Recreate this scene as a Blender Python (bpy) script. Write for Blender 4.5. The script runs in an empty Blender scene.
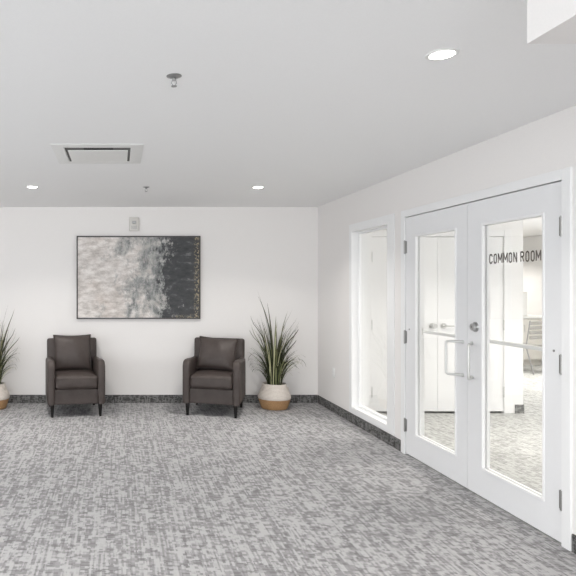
import bpy, bmesh, math, random
from mathutils import Vector, Matrix

random.seed(7)
sc = bpy.context.scene
COL = sc.collection
PI = math.pi

# ------------------------------------------------------------------ camera
F = 595.0                 # focal length in pixels for a 576 px frame
H = 2.44                  # ceiling height
EYE = 1.455
YB = 7.41                 # far wall of the lobby
XR = 2.49                 # lobby face of the right-hand wall
XI = 2.64                 # common-room face of the right-hand wall

cam_d = bpy.data.cameras.new('camera')
cam = bpy.data.objects.new('camera', cam_d)
COL.objects.link(cam)
cam.location = (0, 0, EYE)
cam.rotation_euler = (PI/2, 0, 0)
cam_d.sensor_width = 36
cam_d.lens = F/576*36
cam_d.shift_x = (288-118)/576
cam_d.shift_y = -2/576
cam_d.clip_start = 0.02
sc.camera = cam

# ------------------------------------------------------------------ world, light, exposure
w = bpy.data.worlds.new('world'); sc.world = w
w.use_nodes = True
w.node_tree.nodes['Background'].inputs[0].default_value = (0.85, 0.92, 1.0, 1)
w.node_tree.nodes['Background'].inputs[1].default_value = 1.0

def area(name, loc, rot, sx, sy, power, color=(1, 1, 1)):
    l = bpy.data.lights.new(name, 'AREA')
    l.shape = 'RECTANGLE'; l.size = sx; l.size_y = sy; l.energy = power; l.color = color
    o = bpy.data.objects.new(name, l); COL.objects.link(o)
    o.location = loc; o.rotation_euler = rot
    return o

# added fill lights acting as daylight outside the unseen lobby and common-room windows
area('fill_lobby', (-1.0, -5.3, 1.1), (PI/2+0.35, 0, 0), 6.4, 2.2, 245, (0.97, 0.985, 1.0))
area('fill_lobby_side', (-5.1, 0.2, 1.1), (0, -PI/2-0.3, 0), 2.2, 8.6, 116, (0.97, 0.985, 1.0))
area('fill_common', (8.5, 5.5, 1.4), (0, PI/2, 0), 2.2, 7.0, 105, (1.0, 0.985, 0.985))
DOWNLIGHT_W = 8
COMMON_W = 16

sc.view_settings.view_transform = 'Standard'
sc.view_settings.look = 'None'
sc.view_settings.gamma = 1
sc.view_settings.use_curve_mapping = False
sc.view_settings.exposure = 0.94

# ------------------------------------------------------------------ material helpers
def lin(c):
    return tuple(((v/255)/12.92 if v/255 <= 0.04045 else ((v/255+0.055)/1.055)**2.4) for v in c) + (1,)

def new_mat(name):
    m = bpy.data.materials.new(name); m.use_nodes = True
    nt = m.node_tree
    return m, nt, nt.nodes['Principled BSDF']

def N(nt, t, **kw):
    n = nt.nodes.new(t)
    for k, v in kw.items():
        setattr(n, k, v)
    return n

def mathn(nt, op, a, b=None, c=None, clamp=False):
    n = N(nt, 'ShaderNodeMath', operation=op, use_clamp=clamp)
    for i, v in enumerate((a, b, c)):
        if v is None: continue
        if isinstance(v, (int, float)): n.inputs[i].default_value = v
        else: nt.links.new(v, n.inputs[i])
    return n.outputs[0]

def ramp(nt, src, stops):
    r = N(nt, 'ShaderNodeValToRGB')
    els = r.color_ramp.elements
    while len(els) > 1: els.remove(els[-1])
    els[0].position = stops[0][0]; els[0].color = stops[0][1]
    for p, c in stops[1:]:
        e = els.new(p); e.color = c
    nt.links.new(src, r.inputs[0])
    return r.outputs[0]

def mixc(nt, fac, a, b, blend='MIX'):
    n = N(nt, 'ShaderNodeMix', data_type='RGBA', blend_type=blend)
    for i, v in ((0, fac), (6, a), (7, b)):
        if isinstance(v, (int, float, tuple)): n.inputs[i].default_value = v
        else: nt.links.new(v, n.inputs[i])
    return n.outputs[2]

def coords(nt, scale=(1, 1, 1), kind='Object'):
    tc = N(nt, 'ShaderNodeTexCoord')
    mp = N(nt, 'ShaderNodeMapping')
    mp.inputs['Scale'].default_value = scale
    nt.links.new(tc.outputs[kind], mp.inputs[0])
    return mp.outputs[0]

def noise(nt, vec, scale, detail=3, rough=0.5, dist=0):
    n = N(nt, 'ShaderNodeTexNoise')
    n.inputs['Scale'].default_value = scale; n.inputs['Detail'].default_value = detail
    n.inputs['Roughness'].default_value = rough; n.inputs['Distortion'].default_value = dist
    nt.links.new(vec, n.inputs['Vector'])
    return n.outputs[0]

def bump(nt, src, bsdf, strength=0.2, dist=0.002):
    b = N(nt, 'ShaderNodeBump')
    b.inputs['Strength'].default_value = strength; b.inputs['Distance'].default_value = dist
    nt.links.new(src, b.inputs['Height']); nt.links.new(b.outputs[0], bsdf.inputs['Normal'])

def plain(name, rgb, rough=0.5, metal=0.0, bump_scale=None, bump_str=0.1, spec=None, var=0.0):
    m, nt, b = new_mat(name)
    c = lin(rgb)
    b.inputs['Roughness'].default_value = rough
    b.inputs['Metallic'].default_value = metal
    if spec is not None: b.inputs['Specular IOR Level'].default_value = spec
    v = coords(nt)
    n = noise(nt, v, bump_scale or 40, 3)
    k = var or 0.012
    lo = tuple(x*(1-k) for x in c[:3]) + (1,)
    hi = tuple(min(1, x*(1+k)) for x in c[:3]) + (1,)
    nt.links.new(ramp(nt, n, [(0.3, lo), (0.7, hi)]), b.inputs['Base Color'])
    if bump_scale: bump(nt, n, b, bump_str, 0.001)
    return m

M = {}
M['wall'] = plain('wall_paint', (232, 229, 227), 0.75, bump_scale=160, bump_str=0.04)
M['ceiling'] = plain('ceiling_paint', (246, 246, 246), 0.85, bump_scale=160, bump_str=0.04)
M['trim'] = plain('trim_paint', (235, 235, 235), 0.4, var=0.004)
M['door'] = plain('door_paint', (230, 230, 231), 0.38, var=0.004)
M['white'] = plain('white_plastic', (232, 232, 230), 0.4)
M['common_wall'] = plain('common_wall_paint', (236, 235, 234), 0.75, bump_scale=160, bump_str=0.04)
M['alarm'] = plain('alarm_plastic', (206, 203, 198), 0.45)
M['steel'] = plain('brushed_steel', (190, 190, 190), 0.3, 1.0)
M['satin'] = plain('satin_nickel', (205, 205, 203), 0.42, 0.55)
M['hinge'] = plain('hinge_steel', (150, 149, 147), 0.4, 0.8)
M['chrome'] = plain('sprinkler_metal', (170, 170, 170), 0.4, 0.9)
M['black'] = plain('hole_shade_black', (30, 28, 27), 0.7)
M['slot'] = plain('slot_shade_grey', (96, 95, 92), 0.7)
M['legs'] = plain('black_stained_wood', (15, 12, 11), 0.5, spec=0.25)
M['letter'] = plain('vinyl_lettering', (108, 102, 98), 0.6)
M['frame'] = plain('dark_frame', (62, 58, 55), 0.4)
M['bulb'], nt, b = new_mat('lamp_lens')
b.inputs['Base Color'].default_value = (1, 1, 1, 1)
b.inputs['Emission Color'].default_value = (1, 0.97, 0.92, 1)
b.inputs['Emission Strength'].default_value = 9

def leather():
    m, nt, b = new_mat('taupe_leather')
    v = coords(nt)
    n = noise(nt, v, 9, 4, 0.6)
    nt.links.new(ramp(nt, n, [(0.3, lin((62, 54, 51))), (0.7, lin((73, 65, 62)))]), b.inputs['Base Color'])
    b.inputs['Roughness'].default_value = 0.5
    b.inputs['Specular IOR Level'].default_value = 0.35
    f = noise(nt, v, 14, 5, 0.6, 0.5)
    g = noise(nt, v, 220, 2)
    bump(nt, mathn(nt, 'ADD', mathn(nt, 'MULTIPLY', f, 1.0), mathn(nt, 'MULTIPLY', g, 0.12)), b, 0.35, 0.012)
    return m
M['leather'] = leather()

def carpet(name, light, mid, dark, swap=False, contrast=1.0):
    """blocky loop carpet: small rectangular patches of fine dashes with pale lines between"""
    m, nt, b = new_mat(name)
    tc = N(nt, 'ShaderNodeTexCoord')
    sep = N(nt, 'ShaderNodeSeparateXYZ'); nt.links.new(tc.outputs['Object'], sep.inputs[0])
    x, y, z = sep.outputs
    if swap:      # upright strip: run the pattern along the strip and up it
        u = mathn(nt, 'ADD', x, y); vv = mathn(nt, 'MULTIPLY', z, 3.5)
    else:
        u, vv = x, y
    def vec(su, sv, ou=0.0):
        c = N(nt, 'ShaderNodeCombineXYZ')
        nt.links.new(mathn(nt, 'MULTIPLY_ADD', u, su, ou), c.inputs[0])
        nt.links.new(mathn(nt, 'MULTIPLY_ADD', vv, sv, ou*1.7), c.inputs[1])
        return c.outputs[0]
    def vor(su, sv, ou):
        v = N(nt, 'ShaderNodeTexVoronoi', voronoi_dimensions='2D', feature='F1', distance='CHEBYCHEV')
        v.inputs['Scale'].default_value = 1; v.inputs['Randomness'].default_value = 0.85
        nt.links.new(vec(su, sv, ou), v.inputs['Vector'])
        s = N(nt, 'ShaderNodeSeparateColor'); nt.links.new(v.outputs['Color'], s.inputs[0])
        return s.outputs[0]
    def cells(su, sv, seed, stagger=7.0):
        fu = mathn(nt, 'FLOOR', mathn(nt, 'MULTIPLY_ADD', u, su, seed*3.3))
        w1 = N(nt, 'ShaderNodeTexWhiteNoise', noise_dimensions='1D'); nt.links.new(fu, w1.inputs['W'])
        fv = mathn(nt, 'FLOOR', mathn(nt, 'ADD', mathn(nt, 'MULTIPLY', vv, sv), mathn(nt, 'MULTIPLY', w1.outputs['Value'], stagger)))
        c = N(nt, 'ShaderNodeCombineXYZ'); nt.links.new(fu, c.inputs[0]); nt.links.new(fv, c.inputs[1]); c.inputs[2].default_value = seed
        w2 = N(nt, 'ShaderNodeTexWhiteNoise', noise_dimensions='3D'); nt.links.new(c.outputs[0], w2.inputs['Vector'])
        return w2.outputs['Value']
    l1 = cells(90, 7.5, 1.0)
    l2 = cells(23, 30, 2.0)
    l3 = cells(46, 42, 3.0)
    line = cells(75, 4.4, 6.0)
    dash = cells(27, 90, 4.0)
    big = noise(nt, vec(1.2, 1.2), 1.0, 2)
    t = mathn(nt, 'ADD', mathn(nt, 'MULTIPLY', l1, 0.32), mathn(nt, 'MULTIPLY', l2, 0.34))
    t = mathn(nt, 'ADD', t, mathn(nt, 'MULTIPLY', l3, 0.34))
    t = mathn(nt, 'ADD', t, mathn(nt, 'MULTIPLY_ADD', big, 0.08, -0.04))
    base = ramp(nt, t, [(0.34, lin(light)), (0.46, lin(mid)), (0.72, lin(dark))])
    base = mixc(nt, mathn(nt, 'MULTIPLY', mathn(nt, 'GREATER_THAN', line, 0.80), 0.75), base, lin(light))
    dashf = mathn(nt, 'MULTIPLY', ramp(nt, dash, [(0.55, (0, 0, 0, 1)), (0.75, (1, 1, 1, 1))]),
                  ramp(nt, t, [(0.45, (0.05,)*3 + (1,)), (0.6, (1, 1, 1, 1))]))
    dk = tuple(v*0.62 for v in lin(dark)[:3]) + (1,)
    colr = mixc(nt, mathn(nt, 'MULTIPLY', dashf, 0.6*contrast), base, dk)
    nt.links.new(colr, b.inputs['Base Color'])
    b.inputs['Roughness'].default_value = 0.95
    b.inputs['Specular IOR Level'].default_value = 0.1
    bump(nt, mathn(nt, 'ADD', dash, noise(nt, vec(300, 300), 1.0, 1)), b, 0.35, 0.004)
    return m
M['carpet'] = carpet('lobby_carpet', (175, 174, 175), (154, 153, 154), (137, 136, 137))
M['carpet_base'] = carpet('carpet_skirting', (128, 127, 126), (98, 97, 96), (76, 75, 74), swap=True)
M['common_base'] = carpet('common_skirting', (150, 150, 148), (128, 128, 126), (112, 112, 110), swap=True)
M['common_carpet'] = carpet('common_room_carpet', (186, 186, 183), (170, 170, 167), (158, 158, 155), contrast=0.8)

def glass():
    m = bpy.data.materials.new('clear_glass'); m.use_nodes = True
    nt = m.node_tree; nt.nodes.clear()
    out = N(nt, 'ShaderNodeOutputMaterial')
    tr = N(nt, 'ShaderNodeBsdfTransparent'); tr.inputs[0].default_value = (0.975, 0.975, 0.97, 1)
    gl = N(nt, 'ShaderNodeBsdfGlossy'); gl.inputs['Roughness'].default_value = 0.02
    fr = N(nt, 'ShaderNodeFresnel'); fr.inputs[0].default_value = 1.45
    mx = N(nt, 'ShaderNodeMixShader')
    ge = N(nt, 'ShaderNodeNewGeometry')
    nt.links.new(mathn(nt, 'MULTIPLY', fr.outputs[0], mathn(nt, 'SUBTRACT', 1.0, ge.outputs['Backfacing'])), mx.inputs[0]); nt.links.new(tr.outputs[0], mx.inputs[1]); nt.links.new(gl.outputs[0], mx.inputs[2])
    nt.links.new(mx.outputs[0], out.inputs[0])
    return m
M['glass'] = glass()

def painting():
    m, nt, b = new_mat('abstract_canvas')
    v = coords(nt)
    sep = N(nt, 'ShaderNodeSeparateXYZ'); nt.links.new(v, sep.inputs[0])
    x, z = sep.outputs[0], sep.outputs[2]
    u = mathn(nt, 'MULTIPLY_ADD', x, 1/1.5, 0.5)          # 0 left .. 1 right
    wz = mathn(nt, 'MULTIPLY_ADD', z, 1/1.0, 0.5)
    n1 = noise(nt, v, 4.0, 6, 0.65, 0.4)
    n2 = noise(nt, coords(nt, (1.0, 1.0, 2.2)), 9.0, 5, 0.7)
    n3 = noise(nt, coords(nt, (3.0, 1.0, 1.0)), 7.0, 6, 0.7)
    n4 = noise(nt, v, 2.1, 2)
    # pale left-hand side
    pale = ramp(nt, n2, [(0.25, lin((160, 152, 146))), (0.47, lin((202, 195, 190))), (0.64, lin((228, 223, 219)))])
    warm = mathn(nt, 'MULTIPLY', ramp(nt, n4, [(0.5, (0, 0, 0, 1)), (0.66, (1, 1, 1, 1))]),
                 ramp(nt, u, [(0.1, (1, 1, 1, 1)), (0.4, (0, 0, 0, 1))]))
    pale = mixc(nt, mathn(nt, 'MULTIPLY', warm, 0.4), pale, lin((186, 160, 142)))
    # mid grey washes in the centre
    n5 = noise(nt, coords(nt, (1.6, 1.0, 1.0)), 16.0, 5, 0.75)
    g = mathn(nt, 'ADD', mathn(nt, 'MULTIPLY', n1, 1.2), mathn(nt, 'MULTIPLY', u, 0.62))
    g = mathn(nt, 'ADD', g, mathn(nt, 'MULTIPLY_ADD', n5, 0.5, -0.25))
    greyf = ramp(nt, g, [(0.80, (0, 0, 0, 1)), (1.0, (1, 1, 1, 1))])
    grey = ramp(nt, n3, [(0.3, lin((84, 87, 88))), (0.5, lin((134, 136, 135))), (0.7, lin((176, 176, 172)))])
    c = mixc(nt, greyf, pale, grey)
    # pale scratches
    c = mixc(nt, mathn(nt, 'MULTIPLY', ramp(nt, n5, [(0.56, (0, 0, 0, 1)), (0.64, (1, 1, 1, 1))]), 0.6), c, lin((214, 210, 206)))
    # charcoal right-hand side with a ragged edge
    d = mathn(nt, 'ADD', u, mathn(nt, 'MULTIPLY_ADD', n1, 0.5, -0.25))
    d = mathn(nt, 'ADD', d, mathn(nt, 'MULTIPLY_ADD', n5, 0.55, -0.275))
    df = ramp(nt, d, [(0.67, (0, 0, 0, 1)), (0.74, (1, 1, 1, 1))])
    dark = ramp(nt, n2, [(0.3, lin((44, 45, 47))), (0.58, lin((66, 67, 69))), (0.72, lin((120, 120, 119)))])
    c = mixc(nt, df, c, dark)
    # pale gold flecks along the lower right corner and right edge
    fl = noise(nt, v, 30, 4, 0.75)
    edge = mathn(nt, 'MAXIMUM', ramp(nt, u, [(0.955, (0, 0, 0, 1)), (0.975, (1, 1, 1, 1))]),
                 mathn(nt, 'MULTIPLY', ramp(nt, wz, [(0.0, (1, 1, 1, 1)), (0.055, (0, 0, 0, 1))]),
                       ramp(nt, u, [(0.76, (0, 0, 0, 1)), (0.84, (1, 1, 1, 1))])))
    ff = mathn(nt, 'MULTIPLY', ramp(nt, fl, [(0.51, (0, 0, 0, 1)), (0.55, (1, 1, 1, 1))]), edge)
    spots = N(nt, 'ShaderNodeTexVoronoi'); spots.inputs['Scale'].default_value = 5.5
    nt.links.new(coords(nt, (1, 0.01, 1)), spots.inputs['Vector'])
    sf = mathn(nt, 'MULTIPLY', ramp(nt, spots.outputs['Distance'], [(0.05, (1, 1, 1, 1)), (0.09, (0, 0, 0, 1))]), df)
    c = mixc(nt, mathn(nt, 'MULTIPLY', ff, 0.7), c, lin((180, 166, 136)))
    c = mixc(nt, mathn(nt, 'MULTIPLY', sf, 0.8), c, lin((206, 204, 200)))
    nt.links.new(c, b.inputs['Base Color'])
    b.inputs['Roughness'].default_value = 0.6
    bump(nt, n3, b, 0.3, 0.002)
    return m
M['painting'] = painting()

def blades():
    m, nt, b = new_mat('grass_blade')
    at = N(nt, 'ShaderNodeAttribute', attribute_name='tint')
    sp = N(nt, 'ShaderNodeSeparateColor'); nt.links.new(at.outputs['Color'], sp.inputs[0])
    c = ramp(nt, sp.outputs[0], [(0.0, lin((40, 46, 26))), (0.45, lin((70, 78, 44))), (0.8, lin((136, 142, 96))), (1.0, lin((190, 188, 150)))])
    c = mixc(nt, sp.outputs[1], c, lin((112, 104, 84)))
    nt.links.new(c, b.inputs['Base Color'])
    b.inputs['Roughness'].default_value = 0.5
    return m
M['blades'] = blades()

def woven(name, a, c):
    m, nt, b = new_mat(name)
    tc = N(nt, 'ShaderNodeTexCoord')
    w_ = N(nt, 'ShaderNodeTexWave', wave_type='BANDS', bands_direction='Z')
    w_.inputs['Scale'].default_value = 22; w_.inputs['Distortion'].default_value = 1.5; w_.inputs['Detail'].default_value = 2
    w_.inputs['Detail Scale'].default_value = 4
    nt.links.new(tc.outputs['Object'], w_.inputs[0])
    n = noise(nt, coords(nt), 60, 2)
    t = mathn(nt, 'ADD', mathn(nt, 'MULTIPLY', w_.outputs[1], 0.6), mathn(nt, 'MULTIPLY', n, 0.4))
    nt.links.new(ramp(nt, t, [(0.2, lin(a)), (0.7, lin(c))]), b.inputs['Base Color'])
    b.inputs['Roughness'].default_value = 0.85
    bump(nt, t, b, 0.6, 0.006)
    return m
M['rope_white'] = woven('white_rope', (196, 186, 176), (226, 218, 210))
M['rope_tan'] = woven('tan_seagrass', (152, 114, 76), (200, 160, 116))
M['soil'] = plain('dark_moss', (46, 44, 34), 0.9, bump_scale=80, bump_str=0.8, var=0.3)
M['grey_seat'] = plain('grey_chair_shell', (140, 138, 132), 0.5)
M['counter_front'] = plain('pale_cabinet', (214, 211, 204), 0.5)

# ------------------------------------------------------------------ geometry helpers
class MB:
    def __init__(self):
        self.bm = bmesh.new()
    def _add(self, other, mat=None):
        if mat is not None: other.transform(mat)
        me = bpy.data.meshes.new('tmp'); other.to_mesh(me); other.free()
        self.bm.from_mesh(me); bpy.data.meshes.remove(me)
    def box(self, x0, x1, y0, y1, z0, z1, bev=0.0, seg=2, mat=None):
        b = bmesh.new(); bmesh.ops.create_cube(b, size=1)
        for v in b.verts:
            v.co = Vector(((x0+x1)/2 + v.co.x*(x1-x0), (y0+y1)/2 + v.co.y*(y1-y0), (z0+z1)/2 + v.co.z*(z1-z0)))
        if bev: bmesh.ops.bevel(b, geom=b.edges[:], offset=bev, segments=seg, profile=0.5, affect='EDGES')
        self._add(b, mat); return self
    def cyl(self, p0, p1, r0, r1=None, n=24, bev=0.0):
        r1 = r0 if r1 is None else r1
        p0, p1 = Vector(p0), Vector(p1); d = p1-p0
        b = bmesh.new(); bmesh.ops.create_cone(b, cap_ends=True, segments=n, radius1=r0, radius2=r1, depth=d.length)
        if bev:
            es = [e for e in b.edges if len(e.link_faces) == 2 and any(len(f.verts) > 4 for f in e.link_faces)]
            bmesh.ops.bevel(b, geom=es, offset=bev, segments=2, affect='EDGES')
        q = Vector((0, 0, 1)).rotation_difference(d.normalized()).to_matrix().to_4x4()
        self._add(b, Matrix.Translation((p0+p1)/2) @ q); return self
    def lathe(self, prof, c=(0, 0, 0), n=40, close=False):
        b = bmesh.new(); rings = []
        for r, z in prof:
            if r < 1e-6: rings.append([b.verts.new((c[0], c[1], c[2]+z))])
            else: rings.append([b.verts.new((c[0]+r*math.cos(2*PI*i/n), c[1]+r*math.sin(2*PI*i/n), c[2]+z)) for i in range(n)])
        for A, B in zip(rings, rings[1:]):
            for i in range(n):
                j = (i+1) % n
                if len(A) == 1 and len(B) == 1: continue
                if len(A) == 1: b.faces.new((A[0], B[j], B[i]))
                elif len(B) == 1: b.faces.new((A[i], A[j], B[0]))
                else: b.faces.new((A[i], A[j], B[j], B[i]))
        bmesh.ops.recalc_face_normals(b, faces=b.faces[:])
        self._add(b); return self
    def tube(self, pts, r, n=10, closed=False):
        pts = [Vector(p) for p in pts]; b = bmesh.new(); rings = []
        m = len(pts); up = None
        for k, p in enumerate(pts):
            a = pts[k-1] if (k > 0 or closed) else p
            c = pts[(k+1) % m] if (k < m-1 or closed) else p
            t = (c-a).normalized()
            if up is None:
                up = Vector((0, 0, 1)) if abs(t.z) < 0.9 else Vector((1, 0, 0))
            s = t.cross(up).normalized(); up = s.cross(t).normalized()
            rings.append([b.verts.new(p + r*(math.cos(2*PI*i/n)*s + math.sin(2*PI*i/n)*up)) for i in range(n)])
        prs = list(zip(rings, rings[1:])) + ([(rings[-1], rings[0])] if closed else [])
        for A, B in prs:
            for i in range(n):
                j = (i+1) % n; b.faces.new((A[i], A[j], B[j], B[i]))
        if not closed:
            b.faces.new(rings[0]); b.faces.new(rings[-1])
        bmesh.ops.recalc_face_normals(b, faces=b.faces[:])
        self._add(b); return self
    def soft(self, c, size, r, bulge=(0, 0, 0), n=14, mat=None, sag=0.0):
        """rounded upholstery block: radius r, faces bulging outwards"""
        b = bmesh.new(); bmesh.ops.create_cube(b, size=2)
        bmesh.ops.subdivide_edges(b, edges=b.edges[:], cuts=n, use_grid_fill=True)
        hx = [s/2 for s in size]
        for v in b.verts:
            u = [math.copysign(1-(1-abs(x))**1.9, x) for x in v.co]
            p = Vector([u[i]*hx[i] for i in range(3)])
            q = Vector([max(-(hx[i]-r), min(hx[i]-r, p[i])) for i in range(3)])
            d = p-q
            if d.length > 1e-9: p = q + d.normalized()*r if max(abs(d[i]) for i in range(3)) > 1e-9 and d.length > r*0.999 else q + d
            for i in range(3):
                j, k = (i+1) % 3, (i+2) % 3
                if abs(u[i]) > 0.5:
                    p[i] += math.copysign(bulge[i]*(1-u[j]**2)*(1-u[k]**2)*min(1, abs(u[i])), u[i])
            v.co = p + Vector(c)
        self._add(b, mat); return self
    def prism(self, poly, x0, x1, bev=0.0, seg=3, axis='X'):
        """poly in (y,z) extruded along x"""
        b = bmesh.new()
        A = [b.verts.new((x0, p[0], p[1])) for p in poly]; B = [b.verts.new((x1, p[0], p[1])) for p in poly]
        b.faces.new(A); b.faces.new(B[::-1])
        for i in range(len(poly)):
            j = (i+1) % len(poly); b.faces.new((A[j], A[i], B[i], B[j]))
        bmesh.ops.recalc_face_normals(b, faces=b.faces[:])
        if bev:
            es = [e for e in b.edges if any(len(f.verts) == len(poly) and len(poly) > 4 for f in e.link_faces)] if len(poly) > 4 else b.edges[:]
            bmesh.ops.bevel(b, geom=es, offset=bev, segments=seg, profile=0.5, affect='EDGES')
        self._add(b); return self
    def build(self, name, mat, parent=None, smooth=False, loc=None, rotz=None, mat_after=None):
        me = bpy.data.meshes.new(name); self.bm.to_mesh(me); self.bm.free()
        if smooth:
            me.shade_smooth()
            if smooth != 'full':
                me.set_sharp_from_angle(angle=math.radians(38))
        me.materials.append(mat)
        o = bpy.data.objects.new(name, me); COL.objects.link(o)
        if parent is not None: o.parent = parent
        if loc is not None: o.location = loc
        if rotz is not None: o.rotation_euler.z = rotz
        return o

def tag(o, label, cat, group=None, kind=None):
    o['label'] = label; o['category'] = cat
    if group: o['group'] = group
    if kind: o['kind'] = kind
    return o

def empty(name, loc=(0, 0, 0), rotz=0):
    o = bpy.data.objects.new(name, None); COL.objects.link(o)
    o.location = loc; o.rotation_euler.z = rotz; o.empty_display_size = 0.1
    return o

def struct(o, label=None, cat=None):
    o['kind'] = 'structure'
    if label: o['label'] = label
    if cat: o['category'] = cat
    return o

def copy_tree(o, parent=None):
    c = o.copy(); COL.objects.link(c); c.parent = parent
    for ch in [x for x in bpy.data.objects if x.parent == o]:
        copy_tree(ch, c)
    return c

# ------------------------------------------------------------------ the lobby shell
XL, YF = -4.6, -4.8              # left wall, wall behind the camera
CX1, CY0, CY1 = 8.2, 0.0, 13.2   # common room extents
DY0, DY1 = 3.26, 5.215           # double-door opening in the right wall
DH = 2.11
SY0, SY1, SZ0, SZ1 = 5.487, 6.345, 0.155, 2.04   # side window opening

struct(MB().box(XL, XR, YF, YB, -0.1, 0).build('floor', M['carpet']), 'grey blocky patterned carpet of the lobby', 'floor')
ftop = MB().box(XR, CX1, CY0, CY1, -0.1, 0).build('floor', M['common_carpet'])
struct(ftop, 'pale carpet seen through the glass of the common room doors', 'floor')
struct(MB().box(XL-0.1, XR, YF-0.1, YB, H, H+0.1).build('ceiling', M['ceiling']), 'flat white lobby ceiling with recessed lights', 'ceiling')
struct(MB().box(XR, CX1+0.1, CY0-0.1, CY1, H, H+0.1).build('ceiling', M['common_wall']), 'white ceiling of the common room beyond the glass', 'ceiling')
struct(MB().box(XL-0.1, XR, YB, YB+0.12, -0.1, H+0.1).build('wall_back', M['wall']), 'white far wall carrying the abstract painting', 'wall')
mb = MB()
WY = [(-4.1, -1.4), (-1.15, 1.55), (1.8, 4.5)]  # unseen windows added to give the side fill a source
mb.box(XL-0.12, XL, YF-0.1, YB, -0.1, 0.45).box(XL-0.12, XL, YF-0.1, YB, 2.3, H+0.1)
ys_ = [YF-0.1] + [v for a in WY for v in a] + [YB]
for i in range(0, len(ys_), 2): mb.box(XL-0.12, XL, ys_[i], ys_[i+1], 0.45, 2.3)
for i, (a, b_) in enumerate(WY):
    f = MB()
    f.box(XL-0.1, XL-0.04, a, a+0.05, 0.45, 2.3).box(XL-0.1, XL-0.04, b_-0.05, b_, 0.45, 2.3)
    f.box(XL-0.1, XL-0.04, a+0.05, b_-0.05, 0.45, 0.5).box(XL-0.1, XL-0.04, a+0.05, b_-0.05, 2.25, 2.3)
    wdw = struct(f.build('window_%d' % (i+6), M['trim']), 'added white framed window in the left lobby wall, out of view', 'window')
    MB().box(XL-0.073, XL-0.067, a+0.05, b_-0.05, 0.5, 2.25).build('pane', M['glass'], wdw)
struct(mb.build('wall_left', M['wall']), 'white left wall of the lobby', 'wall')
# wall behind the camera with three unseen windows added to let the fill in
mb = MB()
WX = [(-4.1, -2.2), (-1.95, -0.05), (0.2, 2.1)]
mb.box(XL, XR, YF-0.12, YF, -0.1, 0.45).box(XL, XR, YF-0.12, YF, 2.3, H+0.1)
xs = [XL] + [v for a in WX for v in a] + [XR]
for i in range(0, len(xs), 2): mb.box(xs[i], xs[i+1], YF-0.12, YF, 0.45, 2.3)
struct(mb.build('wall_front', M['wall']), 'white wall behind the camera with three added windows', 'wall')
for i, (a, b_) in enumerate(WX):
    f = MB()
    f.box(a, a+0.05, YF-0.1, YF-0.04, 0.45, 2.3).box(b_-0.05, b_, YF-0.1, YF-0.04, 0.45, 2.3)
    f.box(a+0.05, b_-0.05, YF-0.1, YF-0.04, 0.45, 0.5).box(a+0.05, b_-0.05, YF-0.1, YF-0.04, 2.25, 2.3)
    wdw = struct(f.build('window_%d' % (i+2), M['trim']), 'added white framed lobby window, unseen behind the camera', 'window')
    MB().box(a+0.05, b_-0.05, YF-0.073, YF-0.067, 0.5, 2.25).build('pane', M['glass'], wdw)

# right wall with the two openings
mb = MB()
mb.box(XR, XI, YF-0.1, DY0, -0.1, H+0.1)
mb.box(XR, XI, DY0, DY1, DH, H+0.1)
mb.box(XR, XI, DY1, SY0, -0.1, H+0.1)
mb.box(XR, XI, SY0, SY1, -0.1, SZ0).box(XR, XI, SY0, SY1, SZ1, H+0.1)
mb.box(XR, XI, SY1, YB+0.12, -0.1, H+0.1)
struct(mb.build('wall_right', M['wall']), 'white right wall holding the double glass doors and side window', 'wall')

# bulkhead dropping from the ceiling, top right
struct(MB().box(1.258, XR, -1.2, 1.83, 2.2, H).build('wall_bulkhead', M['wall']), 'white ceiling bulkhead at the top right corner', 'bulkhead')

# carpet skirting
struct(MB().box(XL, XR-0.008, YB-0.008, YB, 0, 0.1, 0.002, 1).build('baseboard_back', M['carpet_base']), 'dark grey carpet skirting along the far wall', 'baseboard')
struct(MB().box(XR-0.008, XR, DY1+0.004, YB-0.008, 0, 0.1, 0.002, 1).build('baseboard_right', M['carpet_base']), 'dark grey carpet skirting under the side window', 'baseboard')
struct(MB().box(XR-0.008, XR, -2.0, DY0-0.004, 0, 0.1, 0.002, 1).build('baseboard_right_near', M['carpet_base']), 'carpet skirting strip right of the double doors', 'baseboard')

# ------------------------------------------------------------------ side window (window_1)
wr = struct(empty('window_1', (XR, (SY0+SY1)/2, SZ0)), 'tall narrow white side window left of the double doors', 'window')
def put(o, root):      # keep world placement while parenting to an un-rotated root
    o.parent = root; o.location = -Vector(root.location)
    return o
m = MB()
cx0 = XR-0.007
m.box(cx0, XR, SY1, SY1+0.05, 0.108, SZ1+0.07, 0.002, 1)
m.box(cx0, XR, SY0-0.135, SY0, 0.108, SZ1+0.07, 0.002, 1)
m.box(cx0, XR, SY0, SY1, SZ1, SZ1+0.07, 0.002, 1)
m.box(cx0, XR, SY0, SY1, 0.108, SZ0, 0.002, 1)
put(m.build('casing', M['trim']), wr)
m = MB()   # liner and stepped stops
t = 0.014
for (xa, xb, d) in ((XR-0.004, XI+0.004, t), (XR+0.07, XR+0.115, t+0.02)):
    m.box(xa, xb, SY1-d, SY1, SZ0, SZ1, 0.0015, 1).box(xa, xb, SY0, SY0+d, SZ0, SZ1, 0.0015, 1)
    m.box(xa, xb, SY0+d, SY1-d, SZ1-d, SZ1, 0.0015, 1).box(xa, xb, SY0+d, SY1-d, SZ0, SZ0+d, 0.0015, 1)
put(m.build('window_frame', M['trim']), wr)
put(MB().box(XR+0.09, XR+0.096, SY0+t+0.02, SY1-t-0.02, SZ0+t+0.02, SZ1-t-0.02).build('pane', M['glass']), wr)

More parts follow.
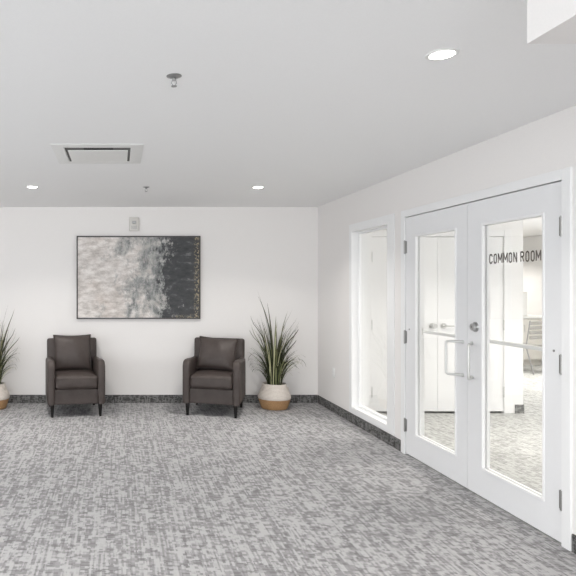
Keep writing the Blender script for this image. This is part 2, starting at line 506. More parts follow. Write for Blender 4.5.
# ------------------------------------------------------------------ double door frame (trim_1) and leaves
m = MB()
J = 0.07
LX0, LX1 = XR-0.002, XR+0.043       # leaf faces
for (a, b_) in ((DY0, DY0+J-0.003), (DY1-J+0.003, DY1)):
    m.box(XR-0.012, XI+0.012, a, b_, 0, DH, 0.002, 1)
m.box(XR-0.012, XI+0.012, DY0+J-0.003, DY1-J+0.003, 2.049, DH, 0.002, 1)
# stops behind the leaves
m.box(LX1+0.006, LX1+0.03, DY0+J-0.003, DY0+J+0.012, 0, 2.049).box(LX1+0.006, LX1+0.03, DY1-J-0.012, DY1-J+0.003, 0, 2.049)
m.box(LX1+0.006, LX1+0.03, DY0+J+0.012, DY1-J-0.012, 2.03, 2.049)
struct(m.build('trim_1', M['trim']), 'white frame around the double glass doors', 'door frame')
YM = 4.235

def leaf(n, y0, y1, hinge_y, meet, label, near=0.141):
    """y0<y1; door leaf with a tall glass panel"""
    r = struct(empty('door_%d' % n, (XR, hinge_y, 0)), label, 'door')
    g0, g1, gz0, gz1 = (y0+near, y1-0.163, 0.20, 1.88)
    z0, z1 = 0.014, 2.043
    b = bmesh.new()
    m = MB(); bv = 0.0015
    # one welded slab with a hole
    def ring(x):
        o_ = [b.verts.new((x, y, z)) for y, z in ((y0, z0), (y1, z0), (y1, z1), (y0, z1))]
        i_ = [b.verts.new((x, y, z)) for y, z in ((g0, gz0), (g1, gz0), (g1, gz1), (g0, gz1))]
        return o_, i_
    oA, iA = ring(LX0); oB, iB = ring(LX1)
    for i in range(4):
        j = (i+1) % 4
        b.faces.new((oA[i], oA[j], iA[j], iA[i])); b.faces.new((oB[j], oB[i], iB[i], iB[j]))
        b.faces.new((oA[j], oA[i], oB[i], oB[j])); b.faces.new((iA[i], iA[j], iB[j], iB[i]))
    bmesh.ops.recalc_face_normals(b, faces=b.faces[:])
    m._add(b)
    put(m.build('door_panel', M['door']), r)
    # glazing bead, slightly proud on both faces
    m = MB(); w_ = 0.012
    for xa, xb in ((LX0-0.005, LX0+0.016), (LX1-0.016, LX1+0.005)):
        m.box(xa, xb, g0-0.004, g0+w_, gz0-0.004, gz1+0.004, 0.002, 1).box(xa, xb, g1-w_, g1+0.004, gz0-0.004, gz1+0.004, 0.002, 1)
        m.box(xa, xb, g0+w_, g1-w_, gz1-w_, gz1+0.004, 0.002, 1).box(xa, xb, g0+w_, g1-w_, gz0-0.004, gz0+w_, 0.002, 1)
    put(m.build('glazing_bead', M['trim']), r)
    xg = (LX0+LX1)/2
    gl = put(MB().box(xg-0.003, xg+0.003, g0+0.002, g1-0.002, gz0+0.002, gz1-0.002).build('glass_panel', M['glass']), r)
    # three hinges
    s = 1 if hinge_y > YM else -1
    for hz in (1.79, 1.015, 0.255):
        m = MB()
        hy = hinge_y + s*0.0015
        m.cyl((LX0-0.007, hy, hz-0.055), (LX0-0.007, hy, hz+0.055), 0.0085, n=16)
        m.cyl((LX0-0.007, hy, hz+0.055), (LX0-0.007, hy, hz+0.06), 0.0045, n=12).cyl((LX0-0.007, hy, hz-0.06), (LX0-0.007, hy, hz-0.055), 0.0045, n=12)
        m.box(LX0-0.003, LX0+0.0, min(hy, hy-s*0.024), max(hy, hy-s*0.024), hz-0.052, hz+0.052)
        h = put(m.build('hinge', M['hinge'], smooth=True), r)
    # offset pull: arms run out from the stile and back towards the hinge side
    ym = YM + s*0.055
    ys = ym + s*0.085
    xo = LX0-0.076
    za, zb = 1.052, 0.812
    pts = []
    def bend(p, q, r_, rad=0.022, k=5):
        p, q, r_ = Vector(p), Vector(q), Vector(r_)
        a = q + (p-q).normalized()*rad; c = q + (r_-q).normalized()*rad
        return [((1-t_)**2)*a + 2*(1-t_)*t_*q + t_*t_*c for t_ in [i/k for i in range(k+1)]]
    A_, B_, C_, D_ = (LX0+0.002, ym, za), (xo, ys, za), (xo, ys, zb), (LX0+0.002, ym, zb)
    pts = [A_] + bend(A_, B_, C_) + bend(B_, C_, D_) + [D_]
    m = MB().tube(pts, 0.0095, 14)
    hnd = put(m.build('pull_handle', M['satin'], smooth=True), r)
    m = MB()
    for z in (za, zb): m.cyl((LX0-0.006, ym, z), (LX0+0.001, ym, z), 0.014, n=20)
    o = put(m.build('handle_rose', M['satin'], smooth=True), r)
    o.parent = hnd; o.location = (0, 0, 0)
    # push bar on the room side with its end brackets
    bz = 1.07
    m = MB().box(LX1+0.045, LX1+0.075, y0+0.05, y1-0.05, bz-0.012, bz+0.012, 0.005, 2)
    pb = put(m.build('push_bar', M['white'], smooth=True), r)
    m = MB()
    for y in (y0+0.07, y1-0.07): m.box(LX1, LX1+0.05, y-0.035, y+0.035, bz-0.03, bz+0.03, 0.005, 2)
    o = put(m.build('bar_bracket', M['satin'], smooth=True), r); o.parent = pb; o.location = (0, 0, 0)
    # through-bolt head near the hinge stile
    yb = hinge_y - s*0.065
    put(MB().cyl((LX0-0.003, yb, 1.085), (LX0+0.001, yb, 1.085), 0.007, n=16).build('bolt', M['hinge'], smooth=True), r)
    return r, gl, xg, g0, g1

d1, *_ = leaf(1, YM+0.002, 5.142, 5.145, YM, 'left leaf of the white double glass doors, without lettering')
d2, gl2, xg, g0, g1 = leaf(2, 3.333, YM-0.002, 3.33, YM, 'right glass door leaf lettered COMMON ROOM with a deadbolt')

# deadbolt on the right leaf
m = MB()
dy = YM-0.095
m.cyl((LX0-0.008, dy, 1.17), (LX0+0.001, dy, 1.17), 0.034, 0.037, n=32, bev=0.002)
m.cyl((LX0-0.03, dy, 1.17), (LX0-0.008, dy, 1.17), 0.024, 0.028, n=32, bev=0.003)
db = put(m.build('deadbolt', M['steel'], smooth=True), d2)
o = MB().box(LX0-0.0315, LX0-0.029, dy-0.002, dy+0.002, 1.162, 1.178).build('keyhole', M['black'], db)
# astragal strip at the meeting edge
put(MB().box(LX1, LX1+0.002, YM-0.012, YM+0.014, 0.012, 2.04, 0.001, 1).build('meeting_strip', M['trim']), d1)

# lettering on the glass: reads from the lobby, running towards the camera
def letters(text, hgt, wid, gap, sw):
    """strokes per letter, in a unit cell: x 0..1, y 0..1"""
    def arc(cx, cy, rx, ry, a0, a1, k=8):
        return [(cx+rx*math.cos(math.radians(a0+(a1-a0)*i/k)), cy+ry*math.sin(math.radians(a0+(a1-a0)*i/k))) for i in range(k+1)]
    G = {
        'C': [arc(.5, .74, .42, .26, 0, 180) + arc(.5, .26, .42, .26, 180, 360)],
        'O': [arc(.5, .74, .42, .26, 0, 180) + arc(.5, .26, .42, .26, 180, 360) + [(.92, .74)]],
        'M': [[(.0, 0), (.0, 1), (.5, .3), (1.0, 1), (1.0, 0)]],
        'N': [[(.06, 0), (.06, 1), (.94, 0), (.94, 1)]],
        'R': [[(.08, 0), (.08, 1), (.5, 1)] + arc(.5, .755, .42, .245, 90, -90) + [(.08, .51)], [(.5, .51), (.94, 0)]],
    }
    b = bmesh.new(); x = 0
    for ch in text:
        if ch == ' ': x += wid*0.62; continue
        w_ = wid*(1.22 if ch == 'M' else 1)
        for st in G[ch]:
            P = [Vector((x+p[0]*w_, p[1]*(hgt-sw)+sw/2, 0)) for p in st]
            for p, q in zip(P, P[1:]):
                d = (q-p)
                if d.length < 1e-6: continue
                nrm = Vector((-d.y, d.x, 0)).normalized()*sw/2
                b.faces.new([b.verts.new(v) for v in (p-nrm, q-nrm, q+nrm, p+nrm)])
            for p in P[1:-1]:
                b.faces.new([b.verts.new(p+Vector((math.cos(PI*i/4), math.sin(PI*i/4), 0))*sw/2) for i in range(8)])
        x += w_+gap
    return b, x-gap
b, total = letters('COMMON ROOM', 0.069, 0.030, 0.0150, 0.0098)
span = 0.486
mb = MB(); mb._add(b)
mt = Matrix(((0, 0, -1, xg-0.0042), (-span/total, 0, 0, 4.014), (0, 1, 0, 1.602), (0, 0, 0, 1)))
mb.bm.transform(mt)
lt = mb.build('lettering', M['letter'], gl2)
lt['label'] = 'dark grey words COMMON ROOM on the glass'

# ------------------------------------------------------------------ the common room beyond
CYW = 6.8        # face of the closet wall
CXE = 4.63       # its free corner
mb = MB()
ox0, ox1, oh = 2.845, 4.46, 2.065
mb.box(XI, ox0, CYW, CYW+0.1, 0, H).box(ox1, CXE, CYW, CYW+0.1, 0, H).box(ox0, ox1, CYW, CYW+0.1, oh, H)
mb.box(XI, CXE, CYW+0.1, CY1, 0, H)
struct(mb.build('wall_closet', M['common_wall']), 'white wall with closet doors seen through the glass doors', 'wall')
struct(MB().box(XR, CX1+0.1, CY1, CY1+0.12, -0.1, H+0.1).build('wall_far', M['common_wall']), 'white far wall of the common room', 'wall')
struct(MB().box(XI, CX1+0.1, CY0-0.12, CY0, -0.1, H+0.1).build('wall_near', M['common_wall']), 'white near wall of the common room', 'wall')
mb = MB()
mb.box(CX1, CX1+0.12, CY0, CY1, -0.1, 0.4).box(CX1, CX1+0.12, CY0, CY1, 2.3, H+0.1)
mb.box(CX1, CX1+0.12, CY0, 2.0, 0.4, 2.3).box(CX1, CX1+0.12, 9.0, CY1, 0.4, 2.3)
struct(mb.build('wall_side', M['common_wall']), 'white side wall of the common room with an added wide window', 'wall')
f = MB()  # unseen window added as the source of the common-room fill
f.box(CX1+0.03, CX1+0.09, 2.0, 2.05, 0.4, 2.3).box(CX1+0.03, CX1+0.09, 8.95, 9.0, 0.4, 2.3)
f.box(CX1+0.03, CX1+0.09, 2.05, 8.95, 0.4, 0.45).box(CX1+0.03, CX1+0.09, 2.05, 8.95, 2.25, 2.3)
for k in (1, 2): f.box(CX1+0.03, CX1+0.09, 2.0+7*k/3-0.03, 2.0+7*k/3+0.03, 0.45, 2.25)
wd5 = struct(f.build('window_5', M['trim']), 'added wide window of the common room, out of view', 'window')
MB().box(CX1+0.057, CX1+0.063, 2.05, 8.95, 0.45, 2.25).build('pane', M['glass'], wd5)
struct(MB().box(ox1+0.075, CXE, CYW-0.008, CYW, 0, 0.1).build('baseboard_closet', M['common_base']), 'short carpet skirting beside the closet doors', 'baseboard')
struct(MB().box(CXE, CXE+0.008, CYW-0.008, CY1, 0, 0.1).build('baseboard_corner', M['common_base']), 'carpet skirting past the closet corner', 'baseboard')

# closet door frame + double closet doors
m = MB()
fw = 0.05
m.box(ox0-0.03, ox0+0.052, CYW-0.012, CYW+0.06, 0, oh+0.03, 0.002, 1).box(ox1-0.052, ox1+0.03, CYW-0.012, CYW+0.06, 0, oh+0.03, 0.002, 1)
m.box(ox0+0.052, ox1-0.052, CYW-0.012, CYW+0.06, oh-0.045, oh+0.03, 0.002, 1)
struct(m.build('trim_2', M['trim']), 'white frame of the closet doors in the common room', 'door frame')
cx_mid = (ox0+ox1)/2
for n, (a, b_, hx) in enumerate(((ox0+0.0525, cx_mid-0.0008, ox0+0.054), (cx_mid+0.0008, ox1-0.0525, ox1-0.054))):
    side = 'left' if n == 0 else 'right'
    r = struct(empty('door_%d' % (n+3), (hx, CYW, 0)), '%s white flush closet door seen through the glass' % side, 'door')
    put(MB().box(a, b_, CYW, CYW+0.04, 0.022, oh-0.049, 0.002, 1).build('door_panel', M['trim']), r)
    for hz in (1.787, 1.01, 0.245):
        put(MB().cyl((hx, CYW-0.008, hz-0.06), (hx, CYW-0.008, hz+0.06), 0.008, n=14).build('hinge', M['satin'], smooth=True), r)  # paler metal than the lobby hinges paints in glare haze
    kx = cx_mid + (-0.063 if n == 0 else 0.067)
    m = MB().cyl((kx, CYW-0.012, 1.0), (kx, CYW, 1.0), 0.034, n=28, bev=0.003)
    if n == 0:
        m.cyl((kx, CYW-0.05, 1.0), (kx, CYW-0.012, 1.0), 0.012).cyl((kx, CYW-0.075, 1.0), (kx, CYW-0.04, 1.0), 0.027, 0.03, n=28, bev=0.006)
        put(m.build('door_knob', M['satin'], smooth=True), r)
    else:
        m.cyl((kx, CYW-0.05, 1.0), (kx, CYW-0.012, 1.0), 0.011)
        m.tube([(kx, CYW-0.045, 1.0), (kx+0.03, CYW-0.05, 1.0), (kx+0.125, CYW-0.05, 1.0)], 0.009, 12)
        put(m.build('door_lever', M['satin'], smooth=True), r)

# kitchen counter at the far end, with a cabinet on top
r = tag(empty('kitchen_counter', (7.0, 10.9, 0)), 'pale kitchen counter behind the chairs in the common room', 'counter')
MB().box(-1.35, 0.95, 0, 0.6, 0.09, 0.86).build('cabinet_body', M['counter_front'], r)
MB().box(-1.33, 0.93, 0.05, 0.58, 0, 0.09).build('plinth', M['counter_front'], r)
MB().box(-1.39, 0.99, -0.03, 0.62, 0.86, 0.90, 0.004, 2).build('worktop', M['white'], r)
for i in range(4):
    a = -1.34 + i*0.57
    dd = MB().box(a, a+0.555, -0.018, 0, 0.11, 0.85, 0.002, 1).build('door', M['counter_front'], r)
    MB().tube([(a+0.05, -0.018, 0.74), (a+0.05, -0.045, 0.74), (a+0.05, -0.045, 0.62), (a+0.05, -0.018, 0.62)], 0.005, 8).build('handle', M['steel'], dd)
r = tag(empty('countertop_cabinet', (6.75, 11.15, 0.90)), 'pale plain cabinet box standing on the kitchen counter', 'cabinet')
MB().box(-0.5, 0.8, -0.17, 0.3, 0, 0.44, 0.004, 2).build('body', M['counter_front'], r)
MB().box(-0.49, 0.145, -0.186, -0.17, 0.01, 0.43, 0.002, 1).build('door', M['white'], r)
MB().box(0.155, 0.79, -0.186, -0.17, 0.01, 0.43, 0.002, 1).build('door', M['white'], r)

# stacking chairs with slatted backs in front of the counter
def cafe_chair(loc, rz, label):
    r = tag(empty('stacking_chair', loc, rz), label, 'chair', 'stacking chairs in the common room')
    MB().soft((0, 0, 0.455), (0.44, 0.43, 0.03), 0.014).build('seat', M['grey_seat'], r, smooth=True)
    m = MB()
    for z in (0.60, 0.68, 0.76, 0.84): m.box(-0.2, 0.2, 0.215, 0.23, z-0.028, z+0.028, 0.005, 2)
    m.build('backrest', M['grey_seat'], r, smooth=True)
    for s in (-1, 1):
        MB().tube([(s*0.21, 0.30, 0.0), (s*0.21, 0.17, 0.44), (s*0.205, 0.235, 0.88)], 0.011, 10).build('leg', M['hinge'], r, smooth=True)
        MB().tube([(s*0.21, -0.24, 0.0), (s*0.21, -0.19, 0.30), (s*0.205, -0.17, 0.445)], 0.011, 10).build('leg', M['hinge'], r, smooth=True)
    MB().tube([(-0.21, -0.19, 0.26), (0.21, -0.19, 0.26)], 0.008, 8).build('stretcher', M['hinge'], r, smooth=True)
    return r
cafe_chair((6.92, 10.12, 0), PI+0.35, 'grey slatted metal chair with its back to the double doors')
cafe_chair((7.80, 9.7, 0), -0.4, 'grey slatted metal chair facing the double doors, out of view')

# ------------------------------------------------------------------ ceiling fittings
def downlight(x, y, label, watts, zc=H):
    r = tag(empty('recessed_downlight', (x, y, zc)), label, 'ceiling light', 'recessed ceiling downlights')
    MB().lathe([(0.047, 0.0), (0.047, -0.003), (0.052, -0.006), (0.064, -0.004), (0.066, 0.0)], n=40).build('trim_ring', M['white'], r, smooth=True)
    MB().lathe([(0, -0.012), (0.015, -0.0115), (0.03, -0.0095), (0.042, -0.006), (0.048, -0.0025)], n=36).build('lens', M['bulb'], r, smooth=True)
    l = bpy.data.lights.new('downlight_lamp', 'AREA'); l.shape = 'DISK'; l.size = 0.09
    l.energy = watts; l.color = (1, 0.965, 0.915); l.spread = math.radians(125)
    lo = bpy.data.objects.new('downlight_lamp', l); COL.objects.link(lo); lo.parent = r; lo.location = (0, 0, -0.014)
    return r
downlight(1.376, 2.526, 'bright round downlight nearest the camera, by the bulkhead', DOWNLIGHT_W)
downlight(1.393, 5.92, 'small round downlight above the right armchair', DOWNLIGHT_W)
downlight(-0.85, 5.90, 'small round downlight near the left edge of the ceiling', DOWNLIGHT_W)
downlight(-0.85, 2.526, 'round downlight left of the camera view', DOWNLIGHT_W)
downlight(-3.1, 5.90, 'round downlight far to the left out of view', DOWNLIGHT_W)
downlight(-0.85, -0.9, 'round downlight behind the camera', DOWNLIGHT_W)
for (x, y, where) in ((3.9, 2.2, 'nearest the double doors'), (6.3, 2.2, 'nearest the common room window corner'), (3.9, 5.2, 'before the closet doors'),
                      (6.3, 5.2, 'in the middle of the common room'), (6.4, 8.4, 'past the closet corner'), (6.4, 9.9, 'above the stacking chairs'), (7.2, 12.0, 'above the kitchen counter')):
    downlight(x, y, 'added unseen round downlight ' + where, COMMON_W)  # lamps out of view, added to brighten the common room

def sprinkler(x, y, k, label):
    r = tag(empty('sprinkler_head', (x, y, H)), label, 'sprinkler', 'ceiling sprinklers')
    MB().lathe([(0.013*k, -0.012*k), (0.02*k, -0.008*k), (0.036*k, -0.002*k), (0.036*k, 0)], n=32).build('escutcheon', M['chrome'], r, smooth=True)
    m = MB().cyl((0, 0, -0.022*k), (0, 0, 0.0), 0.009*k, n=16)
    for s in (-1, 1): m.tube([(s*0.008*k, 0, -0.02*k), (s*0.012*k, 0, -0.034*k), (s*0.003*k, 0, -0.046*k)], 0.002*k, 8)
    m.build('body', M['chrome'], r, smooth=True)
    MB().cyl((0, 0, -0.050*k), (0, 0, -0.046*k), 0.013*k, n=20).build('deflector', M['chrome'], r, smooth=True)
    return r
sprinkler(0.263, 2.79, 1.0, 'chrome pendent sprinkler nearest the camera on the white ceiling')
sprinkler(0.28, 5.92, 0.95, 'small sprinkler between the two far downlights, nearer the painting')

# ceiling cassette vent: bevelled square face, hanging inner panel, slot shade painted by flat dark plates
vx, vy, vs = -0.145, 4.45, 0.325
r = tag(empty('ceiling_vent', (vx, vy, H)), 'square white ceiling vent with a dark slot around its panel', 'vent')
m = MB(); b = bmesh.new()
def sq(s, z): return [b.verts.new((sx*s, sy*s, z)) for sx, sy in ((-1, -1), (1, -1), (1, 1), (-1, 1))]
R_ = [sq(vs, 0), sq(vs, -0.003), sq(vs-0.05, -0.007), sq(vs-0.085, -0.007), sq(vs-0.09, -0.002)]
for A, B in zip(R_, R_[1:]):
    for i in range(4):
        j = (i+1) % 4; b.faces.new((A[i], A[j], B[j], B[i]))
bmesh.ops.recalc_face_normals(b, faces=b.faces[:])
m._add(b); m.build('face_frame', M['white'], r)
MB().box(-vs+0.09, vs-0.09, -vs+0.09, vs-0.09, -0.003, -0.001).build('slot', M['slot'], r)
MB().box(-0.10, 0.11, -vs+0.09, -vs+0.19, -0.0045, -0.0025).build('opening_shade_plate', M['black'], r)  # black plate stands for the shade inside the recess
MB().box(-vs+0.108, vs-0.108, -vs+0.165, vs-0.098, -0.009, -0.0045, 0.0015, 2).build('inner_panel', M['white'], r)

# ------------------------------------------------------------------ on the walls
# strobe above the painting
r = tag(empty('fire_alarm_strobe', (0.2, YB, 2.222)), 'small white fire alarm strobe on the far wall above the painting', 'alarm')
MB().box(-0.062, 0.062, -0.03, 0, -0.085, 0.085, 0.008, 3).build('housing', M['alarm'], r, smooth=True)
MB().soft((0, -0.034, 0.022), (0.05, 0.02, 0.036), 0.008).build('strobe_lens', M['chrome'], r, smooth=True)
m = MB()
for i in range(4): m.box(-0.036, 0.036, -0.0315, -0.0295, -0.058+i*0.011, -0.053+i*0.011)
m.build('sounder_grille', M['hinge'], r)

# light outlet plates
r = tag(empty('wall_outlet', (XR, 6.86, 0.455)), 'white electrical outlet low on the right wall near the corner', 'outlet')
MB().box(-0.006, 0, -0.036, 0.036, -0.058, 0.058, 0.003, 2).build('cover_plate', M['white'], r, smooth=True)
for z in (-0.02, 0.02): MB().box(-0.009, -0.005, -0.017, 0.017, z-0.014, z+0.014, 0.003, 2).build('socket', M['trim'], r, smooth=True)

# abstract painting
pw, ph = 1.535, 1.03
pz = (2.078+1.044)/2
r = tag(empty('framed_painting', (0.254, YB, pz)), 'wide abstract painting fading from pale grey to charcoal, thin dark frame', 'painting')
MB().box(-pw/2+0.016, pw/2-0.016, -0.032, -0.004, -ph/2+0.016, ph/2-0.016).build('canvas', M['painting'], r)
m = MB(); fw = 0.014
m.box(-pw/2, -pw/2+fw, -0.04, 0, -ph/2, ph/2, 0.0015, 1).box(pw/2-fw, pw/2, -0.04, 0, -ph/2, ph/2, 0.0015, 1)
m.box(-pw/2+fw, pw/2-fw, -0.04, 0, -ph/2, -ph/2+fw, 0.0015, 1).box(-pw/2+fw, pw/2-fw, -0.04, 0, ph/2-fw, ph/2, 0.0015, 1)
m.build('frame', M['frame'], r)

# ------------------------------------------------------------------ armchairs (front faces -Y)
def make_armchair(label):
    r = tag(empty('armchair'), label, 'armchair', 'taupe leather armchairs')
    # arms: upright front, rounded top, gentle rise to the back
    for s in (-1, 1):
        poly = [(-0.325, 0.14), (0.30, 0.14), (0.30, 0.60), (0.14, 0.605), (-0.02, 0.615), (-0.14, 0.625)]
        for k in range(9):
            a = math.radians(90 + 90*k/8)
            poly.append((-0.235 + 0.09*math.cos(a), 0.538 + 0.09*math.sin(a)))
        poly.append((-0.327, 0.40))
        x0, x1 = (-0.322, -0.237) if s < 0 else (0.237, 0.322)
        MB().prism(poly, x0, x1, 0.032, 5).build('arm', M['leather'], r, smooth=True)
    MB().soft((0, 0.005, 0.225), (0.50, 0.605, 0.17), 0.012, (0, 0, 0)).build('seat_base', M['leather'], r, smooth=True)
    cu = MB().soft((0, -0.065, 0.385), (0.472, 0.53, 0.145), 0.035, (0.0, 0.006, 0.016)).build('seat_cushion', M['leather'], r, smooth='full')
    loop = []
    def rr(hx, hy, rad, z, cx, cy, k=6):
        P = []
        for qx, qy, a0 in ((1, 1, 0), (-1, 1, 90), (-1, -1, 180), (1, -1, 270)):
            for i in range(k+1):
                a = math.radians(a0+90*i/k)
                P.append((cx+qx*(hx-rad)+rad*math.cos(a), cy+qy*(hy-rad)+rad*math.sin(a), z))
        return P
    MB().tube(rr(0.2325, 0.266, 0.03, 0.428, 0, -0.065), 0.0045, 6, closed=True).build('piping', M['leather'], cu, smooth=True)
    # back: slightly raked, flat top
    rake = Matrix.Translation((0, 0.30, 0.14)) @ Matrix.Rotation(math.radians(-7), 4, 'X')
    MB().soft((0, 0.0, 0.34), (0.60, 0.13, 0.69), 0.026, (0, 0.012, 0.0), mat=rake).build('backrest', M['leather'], r, smooth=True)
    for sx in (-1, 1):
        for yy in (-0.285, 0.30):
            x, y = sx*0.267, yy
            b = bmesh.new()
            top = [b.verts.new((x+a*0.022, y+c*0.022, 0.142)) for a, c in ((-1, -1), (1, -1), (1, 1), (-1, 1))]
            oy = 0.025 if yy > 0 else 0.0
            bot = [b.verts.new((x+a*0.013, y+c*0.013+oy, 0.0)) for a, c in ((-1, -1), (1, -1), (1, 1), (-1, 1))]
            b.faces.new(top); b.faces.new(bot[::-1])
            for i in range(4): b.faces.new((bot[i], bot[(i+1) % 4], top[(i+1) % 4], top[i]))
            bmesh.ops.recalc_face_normals(b, faces=b.faces[:])
            bmesh.ops.bevel(b, geom=b.edges[:], offset=0.003, segments=2, affect='EDGES')
            m = MB(); m._add(b); m.build('leg', M['legs'], r, smooth=True)
    return r

def make_pillow(label, w_=0.445, h_=0.42, t_=0.075):
    """soft square pillow standing on its lower edge, centred on x, front at -y"""
    n = 22; b = bmesh.new(); rng = random.Random(3)
    def pt(i, j, s):
        u, v = 2*i/n-1, 2*j/n-1
        pin = 0.07
        x = w_/2*u*(1-pin*(1-v*v)*abs(u)); z = h_/2*v*(1-pin*(1-u*u)*abs(v))
        th = t_*((max(0, 1-u*u))**0.5)*((max(0, 1-v*v))**0.5)
        th *= 1 + 0.10*math.sin(5*u+2*v) * (1-u*u)
        return Vector((x, s*th, z+h_/2))
    grid = {}
    for s in (-1, 1):
        for i in range(n+1):
            for j in range(n+1):
                edge = i in (0, n) or j in (0, n)
                if s == 1 and edge: grid[(s, i, j)] = grid[(-1, i, j)]
                else: grid[(s, i, j)] = b.verts.new(pt(i, j, s))
        for i in range(n):
            for j in range(n):
                q = [grid[(s, i, j)], grid[(s, i+1, j)], grid[(s, i+1, j+1)], grid[(s, i, j+1)]]
                b.faces.new(q if s < 0 else q[::-1])
    bmesh.ops.recalc_face_normals(b, faces=b.faces[:])
    r = tag(empty('throw_pillow'), label, 'pillow', 'taupe leather pillows on the armchairs')
    m = MB(); m._add(b); m.build('cover', M['leather'], r, smooth='full')
    per = []
    seq = [(i, 0) for i in range(n)] + [(n, j) for j in range(n)] + [(n-i, n) for i in range(n)] + [(0, n-j) for j in range(n)]
    for i, j in seq: per.append(pt(i, j, 1))
    MB().tube(per, 0.004, 6, closed=True).build('piping', M['leather'], r, smooth=True)
    return r

def place(o, loc, rx=0, ry=0, rz=0):
    o.location = loc; o.rotation_euler = (rx, ry, rz)

ch1 = make_armchair('taupe leather armchair on the left, beneath the painting\'s left corner')
place(ch1, (-0.507, 6.90, 0), rz=math.radians(9))
ch2 = copy_tree(ch1)
ch2['label'] = 'taupe leather armchair on the right, beside the potted grass'
place(ch2, (1.125, 6.90, 0), rz=math.radians(-17.5))

def on_chair(ch, p, rx, ry, rz, local):
    mw = Matrix.Translation(ch.location) @ Matrix.Rotation(ch.rotation_euler.z, 4, 'Z')
    loc = mw @ Vector(local)
    e = (Matrix.Rotation(ch.rotation_euler.z, 4, 'Z') @ Matrix.Rotation(rz, 4, 'Z') @ Matrix.Rotation(rx, 4, 'X') @ Matrix.Rotation(ry, 4, 'Y')).to_euler()
    p.location = loc; p.rotation_euler = e
p1 = make_pillow('taupe pillow standing upright on the left armchair, corners above the back')
on_chair(ch1, p1, math.radians(-13), 0, 0, (-0.012, 0.075, 0.468))
p2 = copy_tree(p1)
p2['label'] = 'taupe pillow slumped low against the back of the right armchair'
p2.scale = (1.03, 1.0, 0.93)
on_chair(ch2, p2, math.radians(-22), math.radians(3), 0, (0.0, 0.03, 0.482))

# ------------------------------------------------------------------ potted grasses
def add_grass(r, seed, n_bl, tall):
    rng = random.Random(seed)
    b = bmesh.new(); lay = b.verts.layers.float_color.new('tint')
    def blade(x0, y0, az, L, lean, curl, w0, tint, tip):
        k = 11; pts = []; p = Vector((x0, y0, 0.265)); th = lean
        for i in range(k+1):
            q = p.copy()
            if q.y > 0.25: q.y = 0.25 + 0.045*math.tanh((q.y-0.25)/0.1)
            if abs(q.x) > 0.24: q.x = math.copysign(0.24 + 0.05*math.tanh((abs(q.x)-0.24)/0.1), q.x)
            pts.append(q)
            s = i/k
            th = lean + curl*s**1.8
            d = Vector((math.sin(th)*math.cos(az), math.sin(th)*math.sin(az), math.cos(th)))
            p = p + d*L/k
        side0 = Vector((-math.sin(az), math.cos(az), 0))
        tw = rng.uniform(-1.2, 1.2)
        prev = None
        for i, q in enumerate(pts):
            s = i/k
            wd = w0*(0.65+0.35*math.sin(min(1, s*2.2)*PI/2))*(1-s**3)+0.0006
            a = tw*(0.4+0.6*s)
            side = (side0*math.cos(a) + Vector((math.cos(az), math.sin(az), 0))*math.sin(a)).normalized()
            nrm = side.cross(Vector((0, 0, 1)))
            l = b.verts.new(q-side*wd); c = b.verts.new(q+nrm*wd*0.35); e = b.verts.new(q+side*wd)
            tv = min(1, max(0, tint + 0.12*s))
            for v in (l, c, e): v[lay] = (tv, tip*max(0, (s-0.55)/0.45), 0, 1)
            if prev:
                b.faces.new((prev[0], prev[1], c, l)); b.faces.new((prev[1], prev[2], e, c))
            prev = (l, c, e)
    for i in range(n_bl):
        az = rng.uniform(0, 2*PI); rr = 0.085*math.sqrt(rng.random())
        t = rng.random()
        if t < 0.50:   # upright core
            L = rng.uniform(0.45, 0.82); lean = rng.uniform(0.0, 0.13); curl = rng.uniform(0.0, 1.0)
        elif t < 0.84:   # mid, arching tips
            L = rng.uniform(0.36, 0.70); lean = rng.uniform(0.08, 0.26); curl = rng.uniform(1.2, 2.7)
        else:            # low outer wisps
            L = rng.uniform(0.28, 0.45); lean = rng.uniform(0.25, 0.5); curl = rng.uniform(1.0, 2.2)
        wd = rng.uniform(0.0038, 0.0078) * (0.6 if t >= 0.84 else 1)
        tint = rng.choice((0.0, 0.0, 0.05, 0.12, 0.2, 0.35, 0.7, 0.95))
        blade(rr*math.cos(az), rr*math.sin(az), az+rng.uniform(-.4, .4), L, lean, curl, wd, tint, rng.uniform(0.2, 1))
    for (az, L, lean, curl, tint) in tall:
        blade(0.03*math.cos(az), 0.03*math.sin(az), az, L, lean, curl, 0.0112, tint, 0.9)
    m = MB()
    me = bpy.data.meshes.new('foliage'); b.to_mesh(me); b.free(); m.bm.free()
    me.shade_smooth(); me.materials.append(M['blades'])
    o = bpy.data.objects.new('foliage', me); COL.objects.link(o); o.parent = r
    return o

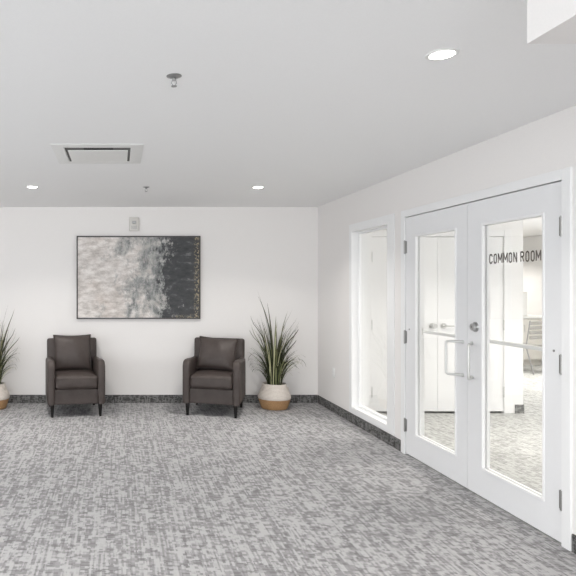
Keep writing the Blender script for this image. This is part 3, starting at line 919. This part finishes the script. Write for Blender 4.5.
def make_pot(label, loc):
    r = tag(empty('potted_grass', loc), label, 'potted plant', 'potted grasses beside the armchairs')
    lower = [(0.0, 0.0), (0.138, 0.0), (0.150, 0.008), (0.166, 0.05), (0.180, 0.095), (0.189, 0.122)]
    upper = [(0.189, 0.120), (0.194, 0.135), (0.191, 0.155), (0.176, 0.19), (0.157, 0.235), (0.141, 0.275), (0.136, 0.295), (0.131, 0.297), (0.128, 0.290), (0.135, 0.262), (0.145, 0.235)]
    bk = MB().lathe(upper, n=56).build('basket_rim', M['rope_white'], r, smooth='full')
    MB().lathe(lower, n=56).build('basket_base', M['rope_tan'], r, smooth=True)
    MB().lathe([(0, 0.262), (0.06, 0.266), (0.138, 0.255)], n=32).build('soil', M['soil'], r, smooth=True)
    for s in (-1, 1):
        pts = []
        for i in range(13):
            a = PI*i/12
            pts.append((s*(0.141+0.012*math.sin(a)), -0.035+ -0.04*math.cos(a), 0.262-0.055*math.sin(a)))
        MB().tube(pts, 0.006, 8).build('handle', M['rope_white'], bk, smooth=True)
    return r
pr = make_pot('tall grass in a white and tan basket right of the right armchair', (1.862, 7.09, 0))
add_grass(pr, 11, 185, [(PI+0.25, 1.17, 0.03, 0.45, 0.0), (PI+0.3, 1.10, -0.02, 0.62, 0.0), (PI+0.6, 1.0, 0.0, 0.3, 0.0), (0.5, 0.97, 0.02, 0.9, 0.05), (0.1, 0.92, 0.0, 1.2, 0.1), (PI, 0.95, 0.05, 1.1, 0.0), (0.0, 0.88, 0.06, 1.6, 0.0), (PI-0.1, 0.86, 0.10, 1.5, 0.3), (0.2, 0.8, 0.14, 1.9, 0.1), (PI+0.2, 0.72, 0.16, 2.0, 0.0), (0.3, 0.90, 0.06, 0.35, 0.5), (PI-0.3, 0.86, 0.11, 0.15, 0.05), (2.6, 0.82, 0.16, 0.2, 0.1),
                       (0.1, 0.74, 0.22, 0.6, 0.35), (PI, 0.80, 0.2, 0.6, 0.6), (-0.2, 0.86, 0.10, 0.9, 0.3), (1.2, 0.84, 0.05, 0.4, 0.7)])
pl = make_pot('tall grass in a white and tan basket at the left edge', (-1.485, 7.09, 0))
add_grass(pl, 23, 210, [(0.15, 0.98, 0.06, 0.28, 0.1), (0.0, 0.95, 0.14, 0.35, 0.05), (PI, 1.0, 0.05, 0.5, 0.3), (-0.3, 0.80, 0.16, 0.9, 0.2), (0.5, 0.72, 0.22, 1.2, 0.4)])
